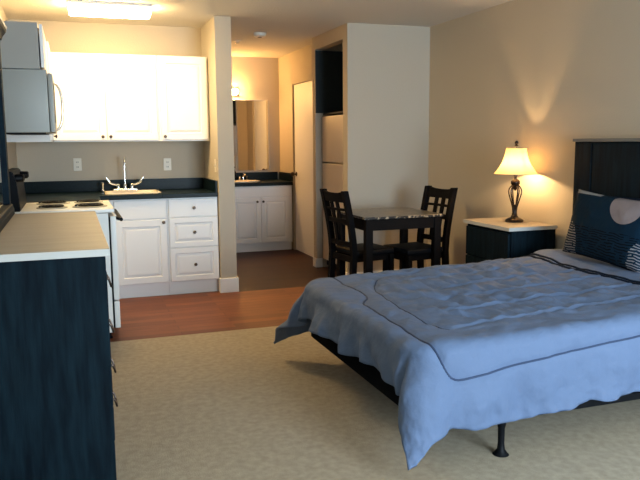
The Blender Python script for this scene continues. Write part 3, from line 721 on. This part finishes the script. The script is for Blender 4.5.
def C3(a, b):
    """sheet point (a, b) -> position in space and outward normal"""
    ca = max(RC, a); cb = max(RC, min(WID_B-RC, b))
    ca = min(ca, LEN_A)
    da, db = min(0, a-ca), b-cb
    sc = math.hypot(da, db)
    px, py = TX_0+ca+da, TY_0+cb+db
    if sc <= RC: return Vector((px, py, CT+mound(px, py))), Vector((0, 0, 1))
    d = Vector((da/sc, db/sc, 0)); s = sc-RC
    base = Vector((TX_0+ca, TY_0+cb, 0))+d*RC; base.z = CT+mound(base.x, base.y)
    arc = RR*PI/2
    if s < arc:
        th = s/RR; return base+d*RR*math.sin(th)-Vector((0, 0, RR*(1-math.cos(th)))), d*math.sin(th)+Vector((0, 0, math.cos(th)))
    L_ = s-arc
    corner = 2*abs(d.x*d.y)                       # 0 on the sides, 1 on the diagonal
    ang = math.atan2(abs(d.x), abs(d.y))/(PI/2)   # 0 long side, 1 foot
    k = min(1, L_/.10)
    q = base.x*6+base.y*5.2
    fs = .26*noise.noise(Vector((base.x*5.5, 1.3, L_*2)))+.07*noise.noise(Vector((base.x*15, 9.3, L_*6)))
    ff = .60*noise.noise(Vector((base.y*5.2+2.6*L_, 4.3, 0)))+.34*noise.noise(Vector((base.y*12+5*L_, 2.3, L_*3)))
    fl = .07+(fs*(1-ang)+ff*ang)*k
    fl += .44*corner**1.5-.52*math.exp(-((ang-.80)/.07)**2)+.10*math.exp(-((ang-.93)/.06)**2)*0
    fl = max(-.07, fl)
    bulge = .018*math.sin(min(1, L_/.26)*PI)*(.6+.4*noise.noise(Vector((q, 7, 0))))
    return base+d*(RR+L_*math.sin(fl)+bulge)-Vector((0, 0, RR+L_*math.cos(fl))), (d+Vector((0, 0, .15))).normalized()
def surf(a, b, off=0.0):
    p, n = C3(a, b); return p+n*(puff(a, b)+off)
bm = B()
AEND = LEN_A+.0
NA, NB = 190, 200
rows = []
for i in range(NA+1):
    u = i/NA; row = []
    for j in range(NB+1):
        v = j/NB
        of = OF+.010*math.sin(v*31)+.006*math.sin(v*13+1)+.075*max(0, 1-min(v, 1-v)/.26)**.8
        a = -of+u*(AEND+of)
        on = ON+.012-.06*max(0, u-.35)-.035*max(0, 1-max(0, a+.1)/.30)+.006*math.sin(u*60)+.006*math.sin(u*23); ofr = OFAR+.010*math.sin(u*21+2)
        b = -on+v*(WID_B+on+ofr)
        p = surf(a, b)
        p.z = max(p.z, .03)
        row.append(bm.verts.new(p))
    rows.append(row)
for i in range(NA):
    for j in range(NB):
        bm.faces.new((rows[i][j], rows[i+1][j], rows[i+1][j+1], rows[i][j+1]))
cf = obj('comforter', bm, m_cloth, None, 'all')
md = cf.modifiers.new('thickness', 'SOLIDIFY'); md.thickness = .014; md.offset = -1 
tag(cf, 'powder blue quilted comforter with dark piping spread over the bed', 'comforter')
def seam_tube(pts, r, name, mm):
    P_ = [surf(a, b, .0015) for a, b in pts]
    bm = B(); tube(bm, P_, r, 8); obj(name, bm, mm, cf, 'all')
def dense(pv, n=4):
    out = []
    for i in range(len(pv)-1):
        for k in range(n): q = pv[i]+(pv[i+1]-pv[i])*k/n; out.append((q.x, q.y))
    out.append((pv[-1].x, pv[-1].y)); return out
seam_tube(dense(S1v), .0048, 'piping', m_seam)
seam_tube(dense(S2v), .0030, 'piping', m_seam)
# navy double trim near the head
for da, wd in ((0, .010), (.034, .008)):
    a0 = 2.86-TX_0+da
    rings = []; n = 110
    for k in range(n+1):
        b = -.30+(WID_B+.60)*k/n
        aa = a0+.010*math.sin(b*5)+.04*max(0, (b-.9))*.3
        rings.append([surf(aa-wd, b, .001), surf(aa-wd*.6, b, .007), surf(aa+wd*.6, b, .007), surf(aa+wd, b, .001)])
    bm = B(); loops(bm, rings); obj('trim_band', bm, m_navycloth, cf, 'all')

# ------------------------------------------------------------------ pillows
def pillow(name, label, m, W, Hh, T, mtx, flange=.02, seed=0, ears=.0):
    bm = B(); n = 34
    top = {}
    for side in (1, -1):
        g = {}
        for i in range(n+1):
            for j in range(n+1):
                u, v = i/n*2-1, j/n*2-1
                edge = (1-abs(u)**3.2)*(1-abs(v)**3.2)
                th = T/2*max(0, edge)**.5
                pin = 1-.055*(1-u*u) if abs(v) > .5 else 1
                x = u*W/2*(1-.05*(1-v*v)); z = (v*(1-.06*(1-u*u))+1)/2*Hh
                wr = .006*noise.noise(Vector((x*9+seed, z*9, side)))*edge
                if side == -1 and (i in (0, n) or j in (0, n)): g[i, j] = top[i, j]; continue
                g[i, j] = bm.verts.new((x, -side*(th+wr), z))
        if side == 1: top = g
        for i in range(n):
            for j in range(n):
                f = (g[i, j], g[i+1, j], g[i+1, j+1], g[i, j+1])
                bm.faces.new(f if side == 1 else f[::-1])
    o = obj(name, bm, m, None, 'all', base=False)
    o.matrix_world = mtx
    return tag(o, label, 'pillow')
def lean(x, y, z, tilt, roll=0, yaw=0):
    # pillow front (-y local) faces -X; tilt leans its top back toward the headboard
    return Matrix.Translation((x, y, z)) @ Matrix.Rotation(-PI/2+yaw, 4, 'Z') @ Matrix.Rotation(-tilt, 4, 'X') @ Matrix.Rotation(roll, 4, 'Y')
pillow('pillow', 'plain dark pillow standing against the headboard behind the patterned one', m_navycloth, .70, .40, .08, lean(3.195, 3.585, .615, math.radians(2)), seed=4)
pillow('decorative_pillow', 'navy pillow printed with a grey disc and fine white stripes', m_pillow, .70, .42, .13, lean(3.025, 3.475, .612, math.radians(13), math.radians(3)), seed=1)
